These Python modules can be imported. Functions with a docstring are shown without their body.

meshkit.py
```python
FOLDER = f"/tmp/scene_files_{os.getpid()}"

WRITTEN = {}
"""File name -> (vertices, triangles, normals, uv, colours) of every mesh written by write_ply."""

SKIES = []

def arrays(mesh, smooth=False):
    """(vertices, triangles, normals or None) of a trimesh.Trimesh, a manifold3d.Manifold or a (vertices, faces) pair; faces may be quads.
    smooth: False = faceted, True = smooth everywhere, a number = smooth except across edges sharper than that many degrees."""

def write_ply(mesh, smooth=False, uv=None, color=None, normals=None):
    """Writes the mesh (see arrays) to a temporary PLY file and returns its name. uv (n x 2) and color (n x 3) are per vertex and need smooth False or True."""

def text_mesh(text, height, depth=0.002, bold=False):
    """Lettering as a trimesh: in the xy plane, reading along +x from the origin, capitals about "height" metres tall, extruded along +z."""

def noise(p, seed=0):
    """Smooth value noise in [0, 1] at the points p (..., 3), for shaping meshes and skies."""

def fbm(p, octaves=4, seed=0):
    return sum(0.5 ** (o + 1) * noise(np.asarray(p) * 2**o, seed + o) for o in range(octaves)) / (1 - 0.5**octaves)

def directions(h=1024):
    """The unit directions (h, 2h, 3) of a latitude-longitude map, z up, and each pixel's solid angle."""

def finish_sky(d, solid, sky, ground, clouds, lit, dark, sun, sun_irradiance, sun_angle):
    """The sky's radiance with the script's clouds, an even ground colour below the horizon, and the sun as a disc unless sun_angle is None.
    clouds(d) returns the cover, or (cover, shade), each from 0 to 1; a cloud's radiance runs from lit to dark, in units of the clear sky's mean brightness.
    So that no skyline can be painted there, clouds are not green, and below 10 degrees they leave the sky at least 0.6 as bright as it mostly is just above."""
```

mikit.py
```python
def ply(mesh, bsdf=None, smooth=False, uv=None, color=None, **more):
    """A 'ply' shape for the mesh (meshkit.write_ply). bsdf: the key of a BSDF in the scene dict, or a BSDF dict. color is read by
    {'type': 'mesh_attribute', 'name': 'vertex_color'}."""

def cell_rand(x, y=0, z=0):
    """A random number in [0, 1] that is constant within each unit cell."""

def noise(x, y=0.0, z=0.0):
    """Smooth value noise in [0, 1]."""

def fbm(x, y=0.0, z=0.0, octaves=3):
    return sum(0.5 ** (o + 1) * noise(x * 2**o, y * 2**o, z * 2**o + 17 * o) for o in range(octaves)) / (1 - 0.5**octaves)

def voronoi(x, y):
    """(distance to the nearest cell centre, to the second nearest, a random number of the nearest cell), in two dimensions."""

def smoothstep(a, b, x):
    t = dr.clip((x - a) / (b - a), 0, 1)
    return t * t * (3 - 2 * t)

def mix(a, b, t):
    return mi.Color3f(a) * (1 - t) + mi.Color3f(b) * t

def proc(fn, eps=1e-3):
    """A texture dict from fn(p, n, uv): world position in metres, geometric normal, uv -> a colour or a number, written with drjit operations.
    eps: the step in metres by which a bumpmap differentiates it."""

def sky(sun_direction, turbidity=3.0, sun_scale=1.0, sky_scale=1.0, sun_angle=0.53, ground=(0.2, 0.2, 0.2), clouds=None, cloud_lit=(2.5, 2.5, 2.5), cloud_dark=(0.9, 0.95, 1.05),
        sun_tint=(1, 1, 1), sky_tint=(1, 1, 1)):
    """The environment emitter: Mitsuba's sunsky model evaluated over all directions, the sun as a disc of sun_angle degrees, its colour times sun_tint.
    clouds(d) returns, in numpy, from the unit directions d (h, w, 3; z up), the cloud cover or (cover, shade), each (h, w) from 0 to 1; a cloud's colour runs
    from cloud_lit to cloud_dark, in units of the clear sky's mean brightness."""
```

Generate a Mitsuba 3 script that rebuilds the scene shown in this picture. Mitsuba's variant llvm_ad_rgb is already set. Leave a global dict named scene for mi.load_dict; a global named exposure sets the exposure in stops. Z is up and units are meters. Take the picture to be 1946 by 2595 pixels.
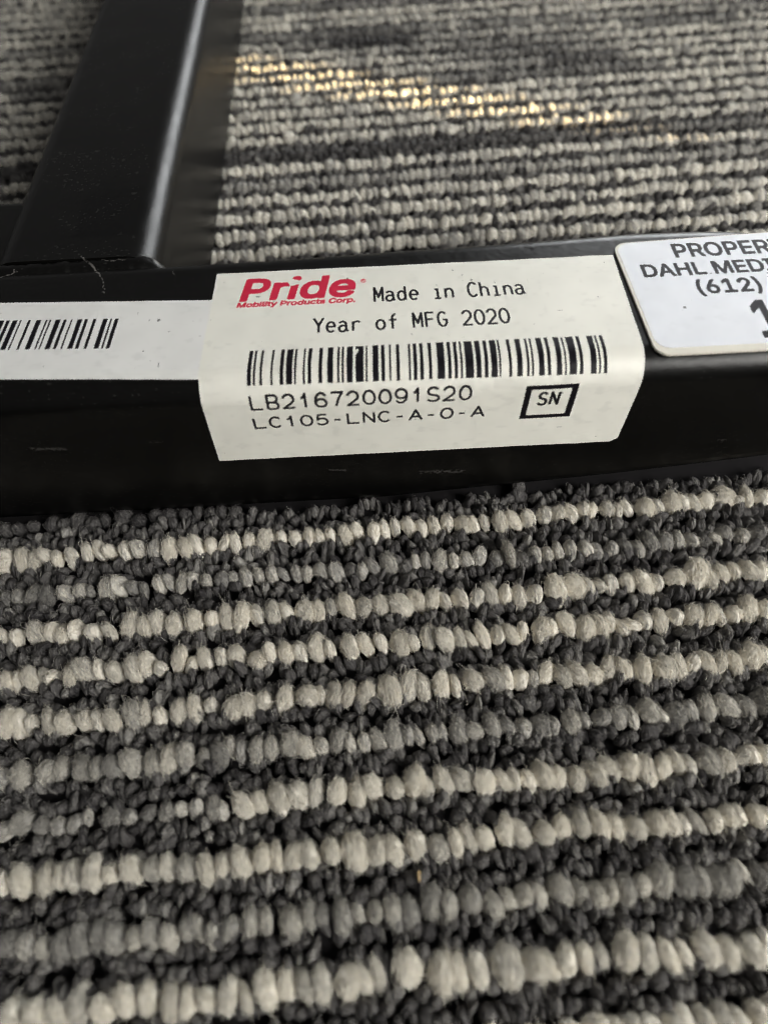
import math
import numpy as np
import trimesh
import mitsuba as mi
import drjit as dr
import mikit
import meshkit
from mikit import proc, noise, fbm, smoothstep, mix
from shapely.geometry import Polygon, LineString, Point, box
from shapely.ops import unary_union
from shapely import affinity

MM = 0.001
T = mi.ScalarTransform4f
rng = np.random.default_rng(7)
scene, labels = {'type': 'scene'}, {}

# ------------------------------------------------------------------ camera
CAM = np.array([29.778, -81.683, 118.496])          # millimetres
YAW, PITCH, ROLL, FPX = 0.0064126, 0.986725, -0.0478413, 1727.12
_cy, _sy, _cp, _sp = math.cos(YAW), math.sin(YAW), math.cos(PITCH), math.sin(PITCH)
FWD = np.array([_sy * _cp, _cy * _cp, -_sp])
_r = np.array([_cy, -_sy, 0.0])
_u = np.cross(_r, FWD)
RIGHT = math.cos(ROLL) * _r + math.sin(ROLL) * _u
UP = -math.sin(ROLL) * _r + math.cos(ROLL) * _u
scene['camera'] = {
    'type': 'thinlens', 'fov': math.degrees(2 * math.atan(973.0 / FPX)), 'fov_axis': 'x',
    'aperture_radius': 0.0010, 'focus_distance': 0.137, 'near_clip': 0.01, 'far_clip': 20.0,
    'to_world': T().look_at(origin=list(CAM * MM), target=list((CAM + FWD * 100) * MM), up=list(UP)),
}

# ------------------------------------------------------------------ light of the room
exposure = 0.25


def quad_light(center, toward, w, h, rgb):
    """A rectangular window or added light panel at center (m) that faces toward."""
    return {'type': 'rectangle',
            'to_world': T().look_at(origin=center, target=toward, up=[0, 0, 1]) @ T().scale([w / 2, h / 2, 1]),
            'emitter': {'type': 'area', 'radiance': {'type': 'rgb', 'value': rgb}}}


scene['added_key_light'] = quad_light([0.315, -0.245, 0.27], [0.08, 0.0, 0.02], 0.20, 0.20, [14.6, 14.35, 13.6])  # unseen light panel, added as key from the right and front fill
scene['window'] = quad_light([0.72, 1.15, 0.40], [0.05, 0.05, 0.02], 0.75, 0.50, [7.5, 7.7, 7.75])
labels['added_key_light'] = {'kind': 'structure'}
labels['window'] = {'kind': 'structure'}
scene['room_light'] = {'type': 'constant', 'radiance': {'type': 'rgb', 'value': [0.10, 0.099, 0.097]}}
# low warm beam that rakes the far carpet
_sc = np.array([64.0, 166.0, 2.0])
_az = np.array([0.921, -0.389])
_el = math.radians(5.6)
_so = _sc + 1000 * np.array([_az[0] * math.cos(_el), _az[1] * math.cos(_el), math.sin(_el)])
scene['sun_beam'] = {'type': 'spot', 'intensity': {'type': 'rgb', 'value': [15.5, 11.2, 5.2]},
                     'cutoff_angle': 0.72, 'beam_width': 0.20,
                     'to_world': T().look_at(origin=list(_so * MM), target=list(_sc * MM), up=[0, 0, 1])}

# ------------------------------------------------------------------ materials


def lin(r, g, b):
    f = lambda c: ((c / 255 + 0.055) / 1.055) ** 2.4 if c > 10 else c / 255 / 12.92
    return [f(r), f(g), f(b)]


def yarn_color(p, n, uv):
    k = dr.floor(uv.y)
    tone = k / 100.0
    v = uv.y - k
    ident = dr.floor(uv.x)
    u = uv.x - ident
    s = fbm(u * 6 + v * 3 + ident * 3.7, v * 17 + ident * 1.3, ident * 0.61, 3)
    s2 = noise(u * 11 + ident, v * 30 + u * 6, ident)
    heather = smoothstep(0.50, 0.80, s2) * (0.30 - 0.18 * tone)
    t = dr.clip(tone + (s - 0.5) * 0.44 * (0.50 + tone) + heather * 0.6, 0.0, 1.0)
    dark = mix([0.022, 0.0205, 0.022], [0.085, 0.081, 0.080], smoothstep(0.0, 0.26, t))
    c = dark * (1 - smoothstep(0.25, 0.62, t)) + mi.Color3f(0.31, 0.30, 0.28) * smoothstep(0.25, 0.62, t)
    return c * (1 - smoothstep(0.60, 0.95, t)) + mi.Color3f(0.79, 0.75, 0.66) * smoothstep(0.60, 0.95, t)


def yarn_bump(p, n, uv):
    k = dr.floor(uv.y)
    v = uv.y - k
    ident = dr.floor(uv.x)
    u = uv.x - ident
    return 0.00030 * fbm(u * 6 + ident * 3.1, v * 22 + u * 6, ident * 0.7, 2)


scene['yarn'] = {'type': 'bumpmap', 'arbitrary': proc(yarn_bump, eps=3e-5), 'scale': 1.0,
                 'bsdf': {'type': 'principled', 'base_color': proc(yarn_color), 'roughness': 0.60, 'specular': 0.22,
                          'sheen': 0.5, 'sheen_tint': 0.5}}
scene['yarn_two_sided'] = {'type': 'twosided', 'bsdf': {'type': 'ref', 'id': 'yarn'}}
scene['backing'] = {'type': 'twosided', 'bsdf': {'type': 'diffuse', 'reflectance': {'type': 'rgb', 'value': [0.018, 0.017, 0.018]}}}

# scratches of the black paint: polylines in millimetres on the top of the frame
SCR = [((-27.0, 37.6), (-24.0, 34.6), 0.22), ((-24.0, 34.6), (-21.0, 29.5), 0.16), ((-21.0, 29.5), (-20.3, 26.0), 0.12),
       ((-22.5, 36.2), (-17.5, 35.6), 0.14), ((-13.9, 39.0), (-11.2, 35.2), 0.30), ((-48.5, 28.0), (-44.0, 32.0), 0.14),
       ((-44.0, 32.0), (-39.0, 34.3), 0.14), ((-8.0, 31.5), (-7.6, 30.6), 0.16), ((-52.0, 25.5), (-48.5, 28.0), 0.10)]
SCRF = [((-33.5, 22.2), (-28.0, 21.6), 0.35), ((-12.2, 22.4), (-9.8, 22.3), 0.2), ((38.0, 8.6), (46.5, 8.4), 0.4), ((20.0, 11.0), (23.0, 10.7), 0.2),
        ((96.0, 14.0), (97.2, 13.8), 0.25)]


def _seg(x, y, a, b):
    ax, ay, bx, by = a[0], a[1], b[0], b[1]
    dx, dy = bx - ax, by - ay
    t = dr.clip(((x - ax) * dx + (y - ay) * dy) / (dx * dx + dy * dy), 0, 1)
    return dr.sqrt(dr.square(x - ax - t * dx) + dr.square(y - ay - t * dy))


def paint_wear(p):
    x, y, z = p.x * 1000, p.y * 1000, p.z * 1000
    wob = (noise(x * 1.3, y * 1.3, z * 1.3) - 0.5) * 0.9
    w = mi.Float(0)
    up = smoothstep(30.5, 33.5, z)
    for a, b, r in SCR:
        w = dr.maximum(w, (1 - smoothstep(r * 0.4, r * 1.5, _seg(x + wob, y - wob, a, b))) * up)
    fr = (1 - up) * (1 - smoothstep(0.3, 1.5, dr.abs(y)))
    for a, b, r in SCRF:
        w = dr.maximum(w, 0.35 * (1 - smoothstep(r * 0.2, r * 2.0, _seg(x, z + wob * 0.4, a, b))) * fr)
    brk = smoothstep(0.28, 0.62, noise(x * 2.1, y * 2.1, z * 2.1))
    specks = smoothstep(0.80, 0.90, noise(x * 1.9 + 9, y * 1.9, z * 1.9)) * (0.15 + 0.35 * up)
    return w * brk, specks


def paint_color(p, n, uv):
    w, sp = paint_wear(p)
    x, y, z = p.x * 1000, p.y * 1000, p.z * 1000
    dust = fbm(x * 0.16, y * 0.16, z * 0.16, 3)
    phone_reflection = smoothstep(-30.5, -29.0, x + (noise(y * 0.8, x * 0.3) - 0.5) * 1.6) * smoothstep(42.5, 44.5, y) * \
        (1 - smoothstep(59.0, 62.0, y - (x + 22) * 0.2)) * smoothstep(33, 35, z)  # dark reflection of the phone, painted into the colour of the side tube top
    d = (0.3 + 0.9 * dust) * (1 - 0.9 * phone_reflection) * smoothstep(20.0, 35.0, z)
    base = mi.Color3f(0.0010, 0.00095, 0.0009) + mi.Color3f(0.0021, 0.0020, 0.0018) * d
    base = base + mi.Color3f(0.035, 0.035, 0.033) * sp * smoothstep(0.42, 0.62, dust)
    return base * (1 - w) + mi.Color3f(0.11, 0.105, 0.10) * w


def paint_rough(p, n, uv):
    w, sp = paint_wear(p)
    return 0.28 + 0.13 * fbm(p.x * 260, p.y * 260, p.z * 260, 2) + 0.2 * w


def paint_bump(p, n, uv):
    return 0.00004 * fbm(p.x * 900, p.y * 900, p.z * 900, 2)


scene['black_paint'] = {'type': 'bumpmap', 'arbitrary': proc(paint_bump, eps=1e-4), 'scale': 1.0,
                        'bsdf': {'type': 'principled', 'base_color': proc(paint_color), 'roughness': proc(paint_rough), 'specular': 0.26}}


def paper(base, seed, grime):
    def fn(p, n, uv):
        x, y, z = p.x * 1000, p.y * 1000, p.z * 1000
        m = fbm(x * 0.22 + seed, y * 0.22, z * 0.22, 3)
        sm = smoothstep(0.56, 0.80, fbm(x * 0.45 + seed * 3, y * 0.6, z * 0.6, 3))
        sp = smoothstep(0.865, 0.90, noise(x * 1.25 + seed, y * 1.25 - z * 1.2, 3.3))
        sp = sp * smoothstep(0.45, 0.6, noise(x * 0.12, y * 0.15 - z * 0.15, seed))
        # rubbed crease where the paper turns over the edge
        edge = 1 - smoothstep(0.4, 1.5, dr.abs(z - 32.2 + (noise(x * 0.5, seed) - 0.5) * 1.2))
        edge = edge * smoothstep(0.45, 0.75, noise(x * 0.35, 2.0, seed)) * grime
        c = mi.Color3f(base) * (0.94 + 0.10 * m)
        c = c * (1 - 0.13 * sm * grime) * (1 - 0.22 * edge)
        return c * (1 - 0.75 * sp)
    return fn


def coated(fn, rough=0.42):
    return {'type': 'twosided', 'bsdf': {'type': 'principled', 'base_color': proc(fn), 'roughness': rough, 'specular': 0.4}}


scene['paper_cream'] = coated(paper([0.82, 0.812, 0.742], 1.0, 0.6))
scene['paper_white'] = coated(paper([0.79, 0.79, 0.77], 5.0, 0.6))
scene['vinyl_white'] = coated(paper([0.77, 0.795, 0.85], 9.0, 0.35), 0.33)
scene['vinyl_edge'] = {'type': 'twosided', 'bsdf': {'type': 'principled', 'base_color': {'type': 'rgb', 'value': [0.66, 0.63, 0.55]}, 'roughness': 0.5}}


def ink_color(p, n, uv):
    x, y, z = p.x * 1000, p.y * 1000, p.z * 1000
    w = smoothstep(0.74, 0.9, fbm(x * 1.6, y * 1.6, z * 1.6, 2))
    return mix([0.006, 0.0055, 0.008], [0.03, 0.028, 0.03], w)


scene['black_ink'] = {'type': 'twosided', 'bsdf': {'type': 'principled', 'base_color': proc(ink_color), 'roughness': 0.45, 'specular': 0.16}}


def red_color(p, n, uv):
    x, y, z = p.x * 1000, p.y * 1000, p.z * 1000
    return mix([0.56, 0.012, 0.050], [0.64, 0.030, 0.070], fbm(x * 0.9, y * 0.9, z, 2))


scene['red_ink'] = {'type': 'twosided', 'bsdf': {'type': 'principled', 'base_color': proc(red_color), 'roughness': 0.42, 'specular': 0.4}}

# ------------------------------------------------------------------ carpet
ROW_A, PITCH_ROW, ROW0, NFAR = 0.0376069, 8.505945, -8.0386, 18.22215
RD = np.array([math.cos(ROW_A), math.sin(ROW_A)])
RN = np.array([-math.sin(ROW_A), math.cos(ROW_A)])


def blob(nu, nv, seed, rough=1.0):
    """A yarn loop of unit half-axes: u runs over the arch (y-z), v across the yarn (x). Returns vertices, faces, (u, v)."""
    u = np.linspace(-0.13, 1.13, nu)
    v = np.linspace(0.02, 0.98, nv)
    U, V = np.meshgrid(u, v, indexing='ij')
    th, ph = math.pi * U, math.pi * V
    x = -np.cos(ph)
    rad = np.sin(ph) ** 0.92
    y = -np.cos(th) * rad
    z = np.sin(th) * rad
    P = np.stack([x, y, z], -1)
    q = P * 1.3 + seed * 7.1
    d = (meshkit.fbm(q, 3, seed) - 0.5) * 0.34
    strand = (meshkit.noise(np.stack([V * 9 + 1.2 * U, U * 2.2, np.full_like(U, seed * 3.3)], -1), seed + 5) - 0.5) * 0.15
    ply = 0.03 * np.sin(2 * math.pi * (2.6 * V + 0.9 * U * (1 if seed % 3 else -1)) + seed)
    fine = (meshkit.noise(P * 6.5 + seed * 3.7, seed + 9) - 0.5) * 0.10
    P = P * (1 + (d + strand + ply + fine) * rough)[..., None]
    idx = np.arange(nu * nv).reshape(nu, nv)
    a, b, c, e = idx[:-1, :-1].ravel(), idx[1:, :-1].ravel(), idx[1:, 1:].ravel(), idx[:-1, 1:].ravel()
    F = np.vstack([np.stack([a, b, c], 1), np.stack([a, c, e], 1)])
    V2 = P.reshape(-1, 3)
    # outward orientation
    n = np.cross(V2[F[:, 1]] - V2[F[:, 0]], V2[F[:, 2]] - V2[F[:, 0]])
    if (n * V2[F].mean(1)).sum() < 0:
        F = F[:, ::-1]
    return V2, F, np.stack([U.ravel(), V.ravel()], 1)


BIG = [blob(22, 15, s) for s in range(20)]
MID = [blob(11, 8, s + 40, 1.0) for s in range(12)]
DARK = [blob(10, 7, s + 140, 2.0) for s in range(16)]
LOW = [blob(7, 6, s + 80, 0.9) for s in range(10)]


def fibres(count, a, b, c, r, length, lift, rg):
    """Stray fibres lying on and lifting off an ellipsoid of half-axes a, b, c: triangular tubes."""
    seg = 3
    th = rg.uniform(0.12, 0.88, count) * math.pi
    xx = rg.uniform(-0.85, 0.85, count)
    dth = rg.normal(0, 1, count) * 0.28 + rg.choice([-1, 1], count) * length
    dx = rg.normal(0, 0.22, count)
    t = np.linspace(0, 1, seg + 1)[None]
    TH = th[:, None] + dth[:, None] * t + rg.normal(0, 0.22, (count, 1)) * np.sin(math.pi * t)
    X = np.clip(xx[:, None] + dx[:, None] * t + rg.normal(0, 0.16, (count, 1)) * np.sin(math.pi * t), -1.1, 1.1)
    rad = np.sqrt(np.maximum(0.05, 1 - np.minimum(np.abs(X), 0.96) ** 2))
    li = 1.02 + rg.exponential(lift, (count, 1)) * np.sin(math.pi * np.minimum(1, t * rg.uniform(0.5, 1.0, (count, 1))))
    P = np.stack([X * a * li, -np.cos(TH) * rad * b * li, np.sin(TH) * rad * c * li], -1)
    tan = np.gradient(P, axis=1)
    tan /= np.linalg.norm(tan, axis=-1, keepdims=True) + 1e-9
    s1 = np.cross(tan, np.array([0.31, 0.17, 0.93]))
    s1 /= np.linalg.norm(s1, axis=-1, keepdims=True) + 1e-9
    s2 = np.cross(tan, s1)
    w = (r * np.array([1.0, 1.0, 0.9, 0.4]))[None, :, None]
    ring = np.stack([P + w * (s1 * math.cos(k * 2.0944) + s2 * math.sin(k * 2.0944)) for k in range(3)], 2)
    V = ring.reshape(-1, 3)
    base = (np.arange(count)[:, None, None] * (seg + 1) + np.arange(seg)[None, :, None]) * 3
    k = np.arange(3)[None, None]
    k2 = (k + 1) % 3
    f1 = np.stack([base + k, base + k2, base + 3 + k2], -1).reshape(-1, 3)
    f2 = np.stack([base + k, base + 3 + k2, base + 3 + k], -1).reshape(-1, 3)
    uv = np.repeat(np.stack([np.broadcast_to(t, (count, seg + 1)), np.broadcast_to(rg.uniform(0.05, 0.95, (count, 1)), (count, seg + 1))], -1).reshape(-1, 2), 3, axis=0)
    return V, np.vstack([f1, f2]), uv


def project(P):
    d = np.atleast_2d(P) - CAM
    z = d @ FWD
    return np.stack([973 + FPX * (d @ RIGHT) / z, 1297.5 - FPX * (d @ UP) / z, z], -1)


def in_frame_solid(x, y):
    """Where the frame's tubes press the pile down."""
    if 0.6 + max(0.0, x - 20) * 0.04 < y < 35.5 and x < 150:
        return True
    if -44.5 < x + 0.0135 * y < -14.0 and y > 20:
        return True
    if x < -44 and 20 < y < 55:
        return True
    return False


def smooth_line(seed, x, scale):
    p = np.zeros((1, 3))
    p[0] = [x / scale, seed * 3.17, seed * 0.71]
    return float(meshkit.noise(p, seed)[0])


loops = []      # (x, y, z, half axes, rotation, tone, kind)
n_near = range(-3, 13)
rows = []
for i in range(-3, 13):
    rows.append((ROW0 - i * PITCH_ROW, i, 'near'))
for i in range(-9, 14):
    rows.append((ROW0 + NFAR * PITCH_ROW - i * PITCH_ROW, i, 'far'))
for i in range(10, 26):
    rows.append((ROW0 + NFAR * PITCH_ROW + i * PITCH_ROW, -i, 'far'))
far_min = ROW0 + NFAR * PITCH_ROW - 7 * PITCH_ROW
rows = [r for r in rows if not (r[2] == 'near' and r[0] > 20 and False)]
tops = sorted(r[0] for r in rows if r[2] == 'near')[-1]
# light rows hidden under the front tube are left out
rows = [r for r in rows if not (1.5 < r[0] < 30)]


def add_row(off, idx, where, light):
    far = off > 25
    seed = int(abs(off) * 13) % 9973 + (1 if light else 5)
    rg = np.random.default_rng(seed)
    x = -175.0 if off > 60 else -110.0
    x_end = 260.0 if off > 60 else 170.0
    if off < 0:
        x, x_end = -85.0, 140.0
    gray = light and ((where == 'near' and idx in (1, 5, 8, 11)) or (where == 'far' and idx in (1, 3, -9)))
    band = light and ((where == 'far' and idx == 1) or (where == 'near' and idx == -1))
    while x < x_end:
        if light:
            w = rg.lognormal(0, 0.17)
            a = (1.36 if off < 25 else 1.45) * np.clip(w, 0.66, 1.6)
            if gray:
                a *= 0.93
            step = a * (rg.uniform(1.75, 2.35) if off < 25 else rg.uniform(1.35, 1.75))
        else:
            a = (0.88 if off < 25 else 1.15) * np.clip(rg.lognormal(0, 0.26), 0.6, 1.7)
            step = a * (rg.uniform(1.2, 1.75) if off < 25 else rg.uniform(1.4, 1.9))
        x += step
        px, py = RD * x + RN * (off + 1.3 * (smooth_line(seed + 11, x, 26.0) - 0.5) + rg.normal(0, 0.34 if light else 0.75))
        if in_frame_solid(px, py):
            continue
        sx, sy, sz = project((px, py, 0))[0]
        if sz < 20 or sx < -300 or sx > 2246 or sy < -120 or sy > 2860:
            continue
        if light:
            f = smooth_line(seed, x, 22.0)
            tone = (0.875 if off < 25 else 0.785) + rg.normal(0, 0.075) - 0.10 * max(0, 0.45 - f) * 2
            size = 1.0
            if gray:
                tone = 0.62 + rg.normal(0, 0.08) + 0.22 * (f - 0.5)
                size = 0.93
            if where == 'near' and idx == 1 and abs(px - 55.5) < 1.5:
                size, tone = 1.45, 0.66
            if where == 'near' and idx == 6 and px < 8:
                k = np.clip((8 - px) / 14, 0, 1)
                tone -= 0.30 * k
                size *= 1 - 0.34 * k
            if where == 'near' and idx == 1 and rg.random() < 0.25:
                tone -= 0.22
                size *= 0.85
            if band:
                tone, size = 0.16 + rg.normal(0, 0.05), 0.70
                if px > 75:
                    tone += 0.25 * min(1, (px - 75) / 30)
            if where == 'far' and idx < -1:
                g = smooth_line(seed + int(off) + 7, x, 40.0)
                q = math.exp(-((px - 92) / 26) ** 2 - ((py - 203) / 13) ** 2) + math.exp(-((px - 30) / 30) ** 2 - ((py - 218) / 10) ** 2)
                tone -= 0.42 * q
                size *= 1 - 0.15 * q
                if g > 0.66:
                    tone -= 0.30
                    size *= 0.88
            tw = 1.0 + 0.35 * (a / (1.36 if off < 25 else 1.45) - 1)
            b = (2.15 if where == 'near' else 1.8) * size * rg.uniform(0.82, 1.20) * tw
            c = (2.75 if where == 'near' else 2.35) * size * rg.uniform(0.86, 1.14) * tw
            z = -2.0 + rg.normal(0, 0.22)
            rot = rg.normal(0.20, 0.24)
        else:
            tone = np.clip(0.20 + rg.normal(0, 0.085) + 0.16 * (smooth_line(seed + 3, x, 9.0) - 0.5), 0.0, 0.45)
            if rg.random() < 0.08:
                tone += 0.15
            b = 1.3 * rg.uniform(0.65, 1.4)
            c = 2.2 * rg.uniform(0.7, 1.25)
            z = (-2.6 if where == 'near' else -3.0) + rg.normal(0, 0.3)
            rot = rg.normal(0, 0.35)
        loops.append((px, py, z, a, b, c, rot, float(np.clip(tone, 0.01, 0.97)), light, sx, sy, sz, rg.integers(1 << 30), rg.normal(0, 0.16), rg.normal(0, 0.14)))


for off, idx, where in rows:
    add_row(off, idx, where, True)
    add_row(off - PITCH_ROW * 0.34, idx, where, False)
    add_row(off - PITCH_ROW * 0.66, idx, where, False)

# the 300 loops that show largest are parts of their own, the rest is one pile


def shown(l):
    inside = 0 <= l[9] <= 1946 and 0 <= l[10] <= 2595
    return (l[3] * l[4] / l[11] ** 2) if inside and l[8] else 0.0


order = sorted(range(len(loops)), key=lambda i: -shown(loops[i]))
single = set(order[:300])


def as_shape(chunks, bsdf):
    off, vs, fs, us = 0, [], [], []
    for V, F, U in chunks:
        vs.append(V), fs.append(F + off), us.append(U)
        off += len(V)
    m = trimesh.Trimesh(np.vstack(vs) * MM, np.vstack(fs), process=False)
    return mikit.ply(m, bsdf, smooth=True, uv=np.vstack(us))


def coded(UV, ident, tone):
    """uv with the loop's number and its tone in the whole part; a fibre's own tone rides along in UV's third column."""
    u01 = np.clip((UV[:, 0] + 0.2) / 1.4, 0.01, 0.99)
    k = np.clip(np.round(tone * 100 + UV[:, 2]), 1, 98)
    return np.stack([u01 + ident % 997, np.clip(UV[:, 1], 0.01, 0.99) + k], 1)


def fur(pv, pf, pu, n0, counts, a, b, c, rg, spread=13.0, lift=0.045, mean=1.5):
    for n, ln, lf, rad in ((counts[0], 0.50, lift, 0.038), (counts[1], 0.8, 0.20, 0.026)):
        fv, ff, fu = fibres(n, a, b, c, rad, ln, lf, rg)
        off = np.repeat(rg.normal(mean, spread, n), len(fv) // n)
        pv.append(fv), pf.append(ff + n0), pu.append(np.column_stack([fu, off]))
        n0 += len(fv)


# furry sources that the nearest loops are instances of
TONES = [0.36, 0.50, 0.60, 0.68, 0.76, 0.83, 0.88, 0.94]
A0, B0, C0 = 1.70, 2.25, 3.6
SOURCES = {}


def source(v, t):
    key = f'loop_source_{v}_{t}'
    if key not in SOURCES:
        rg = np.random.default_rng(1000 + v * 16 + t)
        V, F, UV = BIG[v]
        k = [0.22, -0.10, 0.05, 0.30, -0.02, 0.14, 0.36, 0.10][v % 8]
        V = np.column_stack([V[:, 0] * (1 + k * V[:, 1]), V[:, 1], V[:, 2]]) * [A0, B0, C0]
        pv, pf, pu = [V], [F], [np.column_stack([UV, np.zeros(len(UV))])]
        fur(pv, pf, pu, len(V), (640, 60), A0, B0, C0, rg, 13.0, 0.075)
        shape = as_shape([(np.vstack(pv), np.vstack(pf), coded(np.vstack(pu), 31 * v + t, TONES[t]))], 'yarn_two_sided')
        scene[key] = {'type': 'shapegroup', 'loop': shape}
        SOURCES[key] = True
    return key


def loop_instance(l):
    px, py, z, a, b, c, rot, tone, light, sx, sy, sz, sd, tx, ty = l
    rg = np.random.default_rng(int(sd))
    key = source(int(rg.integers(8)), int(np.argmin([abs(tone - q) for q in TONES])))
    r = rot + ROW_A
    M = np.eye(4)
    sx_ = a / A0 * (1 if rg.random() < 0.5 else -1)
    S = np.diag([sx_, b / B0, c / C0])
    H = np.array([[1, 0, tx], [0, 1, ty], [0, 0, 1.0]])
    Q = np.array([[math.cos(r), -math.sin(r), 0], [math.sin(r), math.cos(r), 0], [0, 0, 1.0]])
    M[:3, :3] = Q @ H @ S
    M[:3, 3] = np.array([px, py, z]) * MM
    return {'type': 'instance', 'to_world': T(M), 'source': {'type': 'ref', 'id': key}}


def loop_mesh(l, ident):
    px, py, z, a, b, c, rot, tone, light, sx, sy, sz, sd, tx, ty = l
    rg = np.random.default_rng(int(sd))
    near = sy > 1150 and -150 < sx < 2100
    if near:
        proto = BIG[rg.integers(len(BIG))] if light else DARK[rg.integers(len(DARK))]
    else:
        proto = MID[rg.integers(len(MID))] if (light and sy > -40 and -80 < sx < 2030) else LOW[rg.integers(len(LOW))]
    V, F, UV = proto
    taper = rg.normal(0.10, 0.18)
    V = V * np.array([-1.0 if rg.random() < 0.5 else 1.0, 1, 1])
    if V[:, 0] @ proto[0][:, 0] < 0:
        F = F[:, ::-1]
    V = np.column_stack([V[:, 0] * (1 + taper * V[:, 1]), V[:, 1], V[:, 2]]) * [a, b, c]
    parts_v, parts_f, parts_u = [V], [F], [np.column_stack([UV, np.zeros(len(UV))])]
    if near and sy < 2660 and -40 < sx < 1990:
        fur(parts_v, parts_f, parts_u, len(V), (100, 12) if light else ((22, 3) if sy > 1500 else (10, 2)), a, b, c, rg, *((13.0, 0.07, 1.5) if light else (15.0, 0.10, 6.0)))
    V, F, UV = np.vstack(parts_v), np.vstack(parts_f), np.vstack(parts_u)
    V[:, 0] += V[:, 2] * tx
    V[:, 1] += V[:, 2] * ty
    r = rot + ROW_A
    R2 = np.array([[math.cos(r), -math.sin(r)], [math.sin(r), math.cos(r)]])
    V = np.hstack([V[:, :2] @ R2.T + [px, py], V[:, 2:] + z])
    U = coded(UV, ident, tone)
    return V, F, U


scene['carpet'] = mikit.ply(trimesh.creation.box(extents=[1.2, 1.2, 0.003], transform=trimesh.transformations.translation_matrix([0.05, 0.2, -0.0052])), 'backing')
labels['carpet'] = {'kind': 'structure', 'label': 'loop pile carpet of cream, grey and charcoal ribs'}
rest = []
count = 0
for i, l in enumerate(loops):
    if i in single:
        key = 'carpet__loop' + (f'_{count:03d}' if count else '')
        scene[key] = loop_instance(l)
        count += 1
    else:
        rest.append(loop_mesh(l, i))
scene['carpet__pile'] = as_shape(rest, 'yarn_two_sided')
labels['carpet__pile'] = {'kind': 'stuff', 'label': 'tightly looped pile of the ribbed carpet'}
TRIS = sum(len(m[1]) for m in rest)

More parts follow.
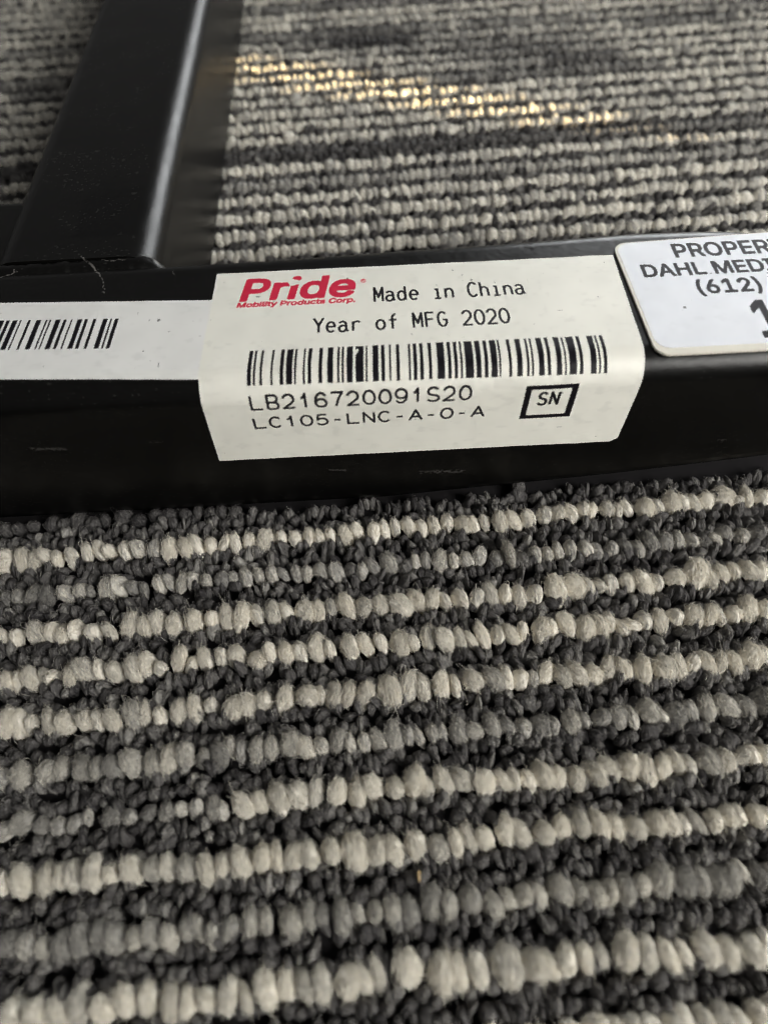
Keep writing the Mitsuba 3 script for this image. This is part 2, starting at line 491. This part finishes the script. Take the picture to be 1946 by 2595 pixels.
crumb = trimesh.creation.icosphere(subdivisions=3, radius=1.0)
crumb.vertices *= (1 + 0.5 * (meshkit.fbm(crumb.vertices * 1.6 + 4, 3, 2) - 0.5))[:, None]
crumb.apply_scale([0.32, 0.85, 0.3])
_d = FWD + (1062 - 973) / FPX * RIGHT - (2222 - 1297.5) / FPX * UP
crumb.apply_translation(CAM + _d * (0.2 - CAM[2]) / _d[2])
crumb.apply_scale(MM)
scene['crumb_material'] = {'type': 'principled', 'base_color': {'type': 'rgb', 'value': [0.52, 0.38, 0.20]}, 'roughness': 0.6}
scene['crumb'] = mikit.ply(crumb, 'crumb_material', smooth=True)
labels['crumb'] = {'label': 'tiny tan crumb lying between two ribs of the near carpet', 'category': 'crumb'}

# ------------------------------------------------------------------ the steel frame
ZT, RC = 35.57, 5.0
labels['chair_frame'] = {'label': 'black painted square steel tube frame lying on the ribbed carpet', 'category': 'frame'}


def rounded_section(y0, y1, z0, z1, r, n=8):
    pts = []
    for cy, cz, a0 in ((y1 - r, z1 - r, 0), (y0 + r, z1 - r, 90), (y0 + r, z0 + r, 180), (y1 - r, z0 + r, 270)):
        for k in range(n + 1):
            a = math.radians(a0 + 90 * k / n)
            pts.append((cy + r * math.cos(a), cz + r * math.sin(a)))
    return np.array(pts)


def loft(sections):
    """sections: list of (n, 3) rings; closed with end caps."""
    n = len(sections[0])
    V = np.vstack(sections)
    F = []
    for s in range(len(sections) - 1):
        for k in range(n):
            a, b = s * n + k, s * n + (k + 1) % n
            F += [[a, b, b + n], [a, b + n, a + n]]
    V = np.vstack([V, sections[0].mean(0), sections[-1].mean(0)])
    c0, c1 = len(V) - 2, len(V) - 1
    for k in range(n):
        F.append([c0, (k + 1) % n, k])
        e = (len(sections) - 1) * n
        F.append([c1, e + k, e + (k + 1) % n])
    m = trimesh.Trimesh(V * MM, np.array(F), process=False)
    if m.volume < 0:
        m.invert()
    return m


xs = np.concatenate([np.linspace(-190, 30, 12), np.linspace(40, 130, 19)])
secs = []
for x in xs:
    yb = np.interp(x, [-190, 0, 54, 82, 95, 102, 108, 118, 130], [36.0, 36.0, 37.7, 38.9, 38.6, 38.0, 36.7, 33.6, 28.5])
    zb = np.interp(x, [-190, 30, 78, 109, 130], [-3.2, -2.6, 1.4, 5.0, 9.0])
    s = rounded_section(0.0, yb, zb, ZT, RC)
    secs.append(np.column_stack([np.full(len(s), x), s]))
scene['chair_frame__front_tube'] = mikit.ply(loft(secs), 'black_paint', smooth=40)
labels['chair_frame__front_tube'] = {'label': 'black front tube that carries the paper labels'}
secs = []
for y in np.linspace(36.5, 420, 14):
    s = rounded_section(-45.6, -12.6, -3.0, ZT + 0.2, 5.4)
    secs.append(np.column_stack([s[:, 0] - 0.0135 * (y - 36), np.full(len(s), y), s[:, 1]]))
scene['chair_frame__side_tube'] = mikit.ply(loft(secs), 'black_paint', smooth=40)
labels['chair_frame__side_tube'] = {'label': 'black side tube running back over the carpet with a bright edge'}
secs = []
for x in (-200, -120, -60, -48, -40):
    k = 0
    s = rounded_section(30.0, 61.5 - 1.5 * k * k, -2.0, 34.4 - 0.7 * k * k, 3.6)
    secs.append(np.column_stack([np.full(len(s), x), s]))
scene['chair_frame__bracket'] = mikit.ply(loft(secs), 'black_paint', smooth=40)
labels['chair_frame__bracket'] = {'label': 'black bracket in the corner left of the side tube'}

# weld bead along the joint of the two tubes
path = [(x, 34.9 + 0.05 * (x + 45), ZT - 2.75) for x in np.arange(-44, -16.5, 0.7)] + \
       [(-15.8 + 3.2 * math.sin(a), 36.4, ZT - 2.9 - 4.6 * (1 - math.cos(a))) for a in np.linspace(0.2, 1.5, 8)] + \
       [(-12.5, 36.8, z) for z in np.arange(27.5, 2, -1.6)]
path = np.array(path)
seg = np.concatenate([[0], np.cumsum(np.linalg.norm(np.diff(path, axis=0), axis=1))])
t = np.arange(0, seg[-1], 0.35)
path = np.column_stack([np.interp(t, seg, path[:, k]) for k in range(3)])
path = np.column_stack([np.convolve(np.pad(path[:, k], 6, mode='edge'), np.ones(13) / 13, 'valid') for k in range(3)])
tan = np.gradient(path, axis=0)
tan /= np.linalg.norm(tan, axis=1, keepdims=True)
secs = []
for i, (p, d) in enumerate(zip(path, tan)):
    side = np.cross(d, [0.2, 0.75, 0.63])
    side /= np.linalg.norm(side)
    other = np.cross(d, side)
    rr = np.interp(t[i], [0, 26, 34, 60], [2.7, 2.7, 3.0, 3.0]) * (1 + 0.015 * math.sin(t[i] * 3.6) + 0.10 * (float(meshkit.noise(np.array([[t[i] * 0.5, 3.0, 1.0]]), 4)[0]) - 0.5))
    secs.append(np.array([p + rr * (math.cos(a) * side + math.sin(a) * other) for a in np.linspace(0, 2 * math.pi, 14, endpoint=False)]))
bead = loft(secs)
scene['chair_frame__weld_bead'] = mikit.ply(bead, 'black_paint', smooth=True)

# ------------------------------------------------------------------ labels on the front tube
T0 = 29.5       # the y of t = 0


def on_tube(st, h):
    """Label coordinates (s along the tube, t over its top, round the edge and down its front) to points, h above the paint."""
    s, t = st[:, 0], st[:, 1]
    flat = T0 - RC
    arc = RC * math.pi / 2
    a = np.clip((t - flat) / RC, 0, math.pi / 2)
    top, front = t <= flat, t >= flat + arc
    y = np.where(top, T0 - t, np.where(front, -h, RC - (RC + h) * np.sin(a)))
    z = np.where(top, ZT + h, np.where(front, ZT - RC - (t - flat - arc), ZT - RC + (RC + h) * np.cos(a)))
    return np.column_stack([s, y, z])


def wrap(poly, h0, thick, mapper=on_tube, ripple=0.0):
    """A thin sheet of this outline (in label coordinates) laid on the tube."""
    arc = RC * math.pi / 2
    x0, y0, x1, y1 = poly.bounds
    f0 = T0 - RC
    cuts = np.unique(np.round(np.concatenate([np.arange(f0, y0 - 5, -4.0), f0 + np.linspace(0, arc, 10), f0 + arc + np.arange(0, 60, 4.0)]), 5))
    cuts = cuts[(cuts > y0) & (cuts < y1)]
    if mapper is not on_tube:
        cuts = np.array([])
    ys = np.concatenate([[y0 - 1], cuts, [y1 + 1]])
    cols = np.arange(math.floor(x0 / 6) * 6.0, x1 + 6, 6.0) if ripple else np.array([x0 - 1, x1 + 1])
    vs, fs, off = [], [], 0
    for g in getattr(poly, 'geoms', [poly]):
        gx0, gy0, gx1, gy1 = g.bounds
        for ya, yb in zip(ys[:-1], ys[1:]):
            if yb < gy0 or ya > gy1:
                continue
            for xa, xb in zip(cols[:-1], cols[1:]):
                if xb < gx0 or xa > gx1:
                    continue
                piece = g.intersection(box(xa, ya, xb, yb))
                for q in getattr(piece, 'geoms', [piece]):
                    if q.geom_type != 'Polygon' or q.area < 1e-6:
                        continue
                    v, f = trimesh.creation.triangulate_polygon(q, engine='earcut')
                    vs.append(v), fs.append(np.asarray(f) + off)
                    off += len(v)
    m = trimesh.Trimesh(np.column_stack([np.vstack(vs), np.zeros(off)]), np.vstack(fs), process=False)
    m.merge_vertices(digits_vertex=4)
    v, f = np.array(m.vertices)[:, :2], np.array(m.faces)
    a, b, c = v[f[:, 0]], v[f[:, 1]], v[f[:, 2]]
    flip = (b[:, 0] - a[:, 0]) * (c[:, 1] - a[:, 1]) - (b[:, 1] - a[:, 1]) * (c[:, 0] - a[:, 0]) < 0
    f[flip] = f[flip][:, ::-1]
    e = np.vstack([f[:, [0, 1]], f[:, [1, 2]], f[:, [2, 0]]])
    seen = {tuple(x) for x in e}
    rim = np.array([x for x in e if (x[1], x[0]) not in seen])
    n = len(v)
    hi, lo = mapper(v, np.full(n, h0 + thick)), mapper(v, np.full(n, h0))
    if ripple:
        d = ripple * (meshkit.noise(np.column_stack([v * 0.25, np.zeros(n)]), 3) - 0.5)
        hi[:, 2] += d
        lo[:, 2] += d
    f = np.vstack([f, np.column_stack([rim[:, 1], rim[:, 0], rim[:, 0] + n]), np.column_stack([rim[:, 1], rim[:, 0] + n, rim[:, 1] + n])])
    m = trimesh.Trimesh(np.vstack([hi, lo]) * MM, f, process=False)
    if mapper is on_tube:
        m.invert()
    return m


def arcpts(cx, cy, rx, ry, a0, a1, n=12):
    return [(cx + rx * math.cos(math.radians(a)), cy + ry * math.sin(math.radians(a))) for a in np.linspace(a0, a1, n)]


# single-stroke letters in a unit box, y up
G = {
    'L': [[(0.05, 1), (0.05, 0), (0.95, 0)]],
    'B': [[(0.08, 0), (0.08, 1), (0.6, 1)] + arcpts(0.62, 0.77, 0.26, 0.23, 90, -90) + [(0.08, 0.53)], [(0.6, 0.53)] + arcpts(0.64, 0.265, 0.30, 0.265, 90, -90) + [(0.08, 0)]],
    '2': [arcpts(0.48, 0.68, 0.42, 0.32, 165, -35, 14) + [(0.05, 0.0), (0.97, 0.0)]],
    '1': [[(0.18, 0.72), (0.36, 0.76), (0.54, 1.0), (0.54, 0)]],
    '6': [arcpts(0.5, 0.31, 0.44, 0.31, 0, 360, 22), [(0.06, 0.31)] + arcpts(0.53, 0.46, 0.47, 0.54, 165, 40, 12)],
    '7': [[(0.05, 1), (0.95, 1), (0.60, 0.55), (0.40, 0)]],
    '0': [arcpts(0.5, 0.5, 0.45, 0.5, 0, 360, 26)],
    'O': [arcpts(0.5, 0.5, 0.47, 0.5, 0, 360, 26)],
    '9': [arcpts(0.5, 0.69, 0.44, 0.31, 0, 360, 22), [(0.94, 0.69)] + arcpts(0.47, 0.54, 0.47, 0.54, -15, -140, 12)],
    'S': [arcpts(0.5, 0.75, 0.42, 0.25, 25, 240, 14) + [(0.55, 0.5)] + arcpts(0.5, 0.25, 0.45, 0.25, 60, -160, 14)],
    'C': [arcpts(0.52, 0.5, 0.47, 0.5, 42, 318, 22)],
    '5': [[(0.88, 1), (0.20, 1), (0.12, 0.50)] + arcpts(0.48, 0.32, 0.44, 0.32, 130, -155, 16)],
    '-': [[(0.22, 0.42), (0.72, 0.42)]],
    'N': [[(0.08, 0), (0.08, 1), (0.92, 0), (0.92, 1)]],
    'A': [[(0.0, 0), (0.5, 1), (1.0, 0)], [(0.18, 0.34), (0.82, 0.34)]],
    'M': [[(0.08, 0), (0.08, 1), (0.5, 0.30), (0.92, 1), (0.92, 0)]],
    'F': [[(0.1, 0), (0.1, 1), (0.92, 1)], [(0.1, 0.52), (0.8, 0.52)]],
    'G': [arcpts(0.52, 0.5, 0.45, 0.5, 45, 325, 22) + [(0.92, 0.45), (0.55, 0.45)]],
    'Y': [[(0.02, 1), (0.5, 0.48), (0.98, 1)], [(0.5, 0.48), (0.5, 0)]],
    'a': [arcpts(0.42, 0.46, 0.36, 0.22, 150, 20, 9) + [(0.80, 0.12), (0.95, 0.0)], [(0.79, 0.38)] + arcpts(0.42, 0.19, 0.36, 0.20, 80, 300, 14) + [(0.79, 0.18)]],
    'd': [arcpts(0.45, 0.33, 0.38, 0.33, 0, 360, 20), [(0.83, 1.0), (0.83, 0.0)]],
    'e': [[(0.10, 0.36), (0.88, 0.36)] + arcpts(0.49, 0.34, 0.40, 0.34, 5, 315, 20)],
    'i': [[(0.25, 0.66), (0.52, 0.66), (0.52, 0.0)], [(0.18, 0.0), (0.86, 0.0)], [(0.50, 0.95), (0.54, 0.95)]],
    'n': [[(0.12, 0.0), (0.12, 0.68)], [(0.12, 0.42)] + arcpts(0.49, 0.40, 0.36, 0.26, 160, 10, 10) + [(0.86, 0.0)]],
    'h': [[(0.12, 0.0), (0.12, 1.0)], [(0.12, 0.42)] + arcpts(0.49, 0.40, 0.36, 0.26, 160, 10, 10) + [(0.86, 0.0)]],
    'r': [[(0.22, 0.0), (0.22, 0.66)], [(0.22, 0.40)] + arcpts(0.62, 0.40, 0.38, 0.26, 170, 40, 9)],
    'o': [arcpts(0.5, 0.33, 0.41, 0.33, 0, 360, 20)],
    'f': [[(0.45, 0.0), (0.45, 0.75)] + arcpts(0.70, 0.76, 0.25, 0.24, 180, 60, 8), [(0.1, 0.62), (0.88, 0.62)]],
}


def stroke_text(text, s0, t_base, adv, w, h, pen, slant=0.0, drift=0.0):
    out = []
    for i, ch in enumerate(text):
        if ch == ' ':
            continue
        for line in G[ch]:
            pts = [(s0 + i * adv + x * w + slant * y * h, t_base + drift * i - y * h) for x, y in line]
            out.append(LineString(pts).buffer(pen / 2, quad_segs=3, cap_style=2, join_style=1))
    return unary_union(out)


def block_text(text, s0, s1, t_top, t_base, slant=0.0, bold=0.0, heavy=True):
    """Lettering from the outline font, fitted between s0, s1 and the cap lines."""
    m = meshkit.text_mesh(text, 1.0, depth=0.1, bold=heavy)
    keep = m.face_normals[:, 2] > 0.9
    poly = unary_union([Polygon(tri[:, :2]).buffer(1e-5) for tri in m.triangles[keep]])
    x0, _, x1, _ = poly.bounds
    h = t_base - t_top
    k = (s1 - s0 - slant * h) / (x1 - x0)
    poly = affinity.affine_transform(poly, [k, slant * h, 0, -h, s0 - x0 * k, t_base])
    return poly.buffer(bold, join_style=2).simplify(0.004) if bold else poly.simplify(0.004)


def jag(poly, amount, seed):
    """Slightly uneven outline, as knife and print leave it."""
    r = np.random.default_rng(seed)

    def ring(c):
        c = np.array(LineString(c).segmentize(2.2).coords)[:-1]
        return c + r.normal(0, amount, c.shape)
    return Polygon(ring(poly.exterior.coords)).buffer(0)


INK = 0.17
P = 'chair_frame__'
# left label, under the serial label
left = Polygon([(-95, 1.8), (0.9, 7.35), (0.9, 27.1), (-95, 21.55)])
left = jag(left, 0.02, 1)
scene[P + 'plain_label'] = mikit.ply(wrap(left, 0.01, 0.08), 'paper_white', smooth=25)
labels[P + 'plain_label'] = {'label': 'long white paper label with a slanted barcode, left of the serial label'}
LB = [(-38.13, -37.19), (-36.79, -36.16), (-35.64, -34.73), (-34.28, -34.02), (-32.77, -32.28), (-31.27, -30.36), (-29.54, -29.24), (-28.83, -28.54), (-27.7, -26.81), (-26.23, -25.66), (-24.88, -24.59), (-23.65, -22.79), (-22.31, -21.71), (-20.77, -20.2), (-18.98, -18.11), (-17.63, -17.29), (-16.81, -16.14)]
LB = [(a - 22.3, b - 22.3) for a, b in LB] + LB
bars = [Polygon([(a, 11.17 + (a + 16.1) * 0.052), (b, 11.17 + (b + 16.1) * 0.052), (b - 0.35, 18.87 + (b + 16.1) * 0.056), (a - 0.35, 18.87 + (a + 16.1) * 0.056)]) for a, b in LB]
scene[P + 'plain_label__barcode'] = mikit.ply(wrap(unary_union([jag(b, 0.02, 11 + i) for i, b in enumerate(bars)]), 0.08, 0.03), 'black_ink', smooth=25)

# serial label
serial = Polygon([(0.75, -0.15), (76.55, 0.3), (76.0, 26.5), (75.5, 46.4), (74.2, 47.35), (-0.7, 47.0), (-0.15, 28.5)])
serial = jag(serial, 0.025, 2)
scene[P + 'serial_label'] = mikit.ply(wrap(serial, 0.03, 0.12, ripple=0.10), 'paper_cream', smooth=25)
labels[P + 'serial_label'] = {'label': 'cream paper label with red logo, barcode and serial number folded over the tube edge'}
BARS = [(8.42, 9.07), (9.42, 9.79), (10.52, 10.97), (12.38, 12.78), (13.91, 14.56), (15.01, 16.05), (16.36, 16.75), (17.87, 18.22), (18.68, 19.3), (20.52, 21.16), (22.01, 22.99), (23.71, 24.1), (24.46, 24.85), (25.31, 26.34), (26.82, 28.2), (28.54, 28.87), (29.72, 30.75), (31.21, 31.83), (32.55, 32.9), (33.79, 34.35), (35.86, 36.23), (36.69, 37.29), (37.81, 38.41), (39.25, 39.83), (40.72, 42.02), (42.56, 43.15), (43.64, 44.2), (44.67, 45.03), (45.51, 46.9), (47.33, 48.21), (48.76, 49.39), (49.86, 50.95), (51.25, 51.59), (52.86, 53.38), (54.29, 55.21), (55.98, 56.35), (56.78, 57.11), (57.96, 58.92), (59.45, 60.02), (60.97, 61.91), (62.34, 62.68), (63.14, 64.43), (64.91, 65.5), (66.81, 67.81), (68.16, 68.49), (69.0, 69.58)]
bars = []
for i, (a, b) in enumerate(BARS):
    ta, tb = 21.5 + 0.010 * (a - 8), 28.5 + 0.017 * (a - 8)
    sh = -0.4 + 0.006 * (a - 8)
    bars.append(jag(Polygon([(a, ta), (b, ta), (b + sh * 0.9, tb), (a + sh * 0.9, tb)]), 0.02, 100 + i))
scene[P + 'serial_label__barcode'] = mikit.ply(wrap(unary_union(bars), INK - 0.02, 0.04, ripple=0.10), 'black_ink', smooth=25)
txt = unary_union([
    stroke_text('Made in China', 30.45, 10.22, 2.17, 1.78, 3.85, 0.46),
    stroke_text('Year of MFG 2020', 19.45, 17.72, 2.21, 1.78, 3.75, 0.46),
    stroke_text('LB216720091S20', 8.1, 33.25, 2.785, 2.15, 2.95, 0.46, drift=0.012),
    stroke_text('LC105-LNC-A-O-A', 7.8, 38.1, 2.79, 2.2, 2.62, 0.44),
    stroke_text('SN', 58.35, 35.85, 2.12, 1.55, 3.1, 0.52, slant=0.04),
    Polygon([(55.9, 31.1), (65.05, 31.1), (64.9, 39.4), (55.7, 39.4)]).difference(Polygon([(56.95, 31.95), (63.95, 31.95), (63.8, 38.5), (56.75, 38.5)])),
])
scene[P + 'serial_label__lettering'] = mikit.ply(wrap(txt, INK - 0.02, 0.04, ripple=0.10), 'black_ink', smooth=25)
logo = unary_union([
    block_text('Pride', 5.75, 27.7, 2.25, 8.1, slant=0.17, bold=0.13),
    block_text('Mobility Products Corp.', 5.25, 27.25, 8.75, 9.95, slant=0.2, bold=0.05),
    Point(28.65, 4.2).buffer(0.52).difference(Point(28.65, 4.2).buffer(0.38)),
    block_text('R', 28.42, 28.92, 3.92, 4.48),
])
scene[P + 'serial_label__logo'] = mikit.ply(wrap(logo, INK - 0.02, 0.04, ripple=0.10), 'red_ink', smooth=25)

# property plate: thick vinyl on the tube's flat top


def flat_top(st, h):
    return np.column_stack([st[:, 0], st[:, 1], ZT + h])


def outline(d, x1=150):
    base = Polygon([(77.05 + d, 32.2 - d * 0.9), (x1, 34.9 - d * 0.9), (x1, 1.6 + d), (77.6 + d, 1.6 + d)])
    return base.buffer(-2.6, quad_segs=8).buffer(2.6, quad_segs=8)


outer = outline(0.0)
inner = outline(0.95).union(outline(0.95).intersection(box(0, 0, 0, 0)))
inner = affinity.translate(inner, -0.45, 0.55).intersection(outer.buffer(-0.12))
scene[P + 'property_label'] = mikit.ply(wrap(outer, 0.02, 0.42, flat_top), 'vinyl_edge', smooth=25)
scene[P + 'property_label__face'] = mikit.ply(wrap(inner, 0.44, 0.10, flat_top), 'vinyl_white', smooth=25)
labels[P + 'property_label'] = {'label': 'thick white property label with rounded corners and black capitals'}


def plate_text(text, x0, x1, y_top, y_base):
    p = block_text(text, x0, x1, -y_top, -y_base, bold=0.05)
    return affinity.scale(p, 1, -1, origin=(0, 0))


txt = unary_union([plate_text('PROPERTY', 87.9, 112.6, 30.85, 27.0), plate_text('DAHL MEDICAL', 80.6, 114.0, 25.15, 21.75),
                   plate_text('(612) 7', 89.2, 105.2, 20.0, 16.4), plate_text('1', 96.7, 101.0, 13.6, 4.6)])
scene[P + 'property_label__lettering'] = mikit.ply(wrap(txt, 0.54, 0.03, flat_top), 'black_ink', smooth=25)
print('loops', len(loops), 'pile triangles', TRIS)
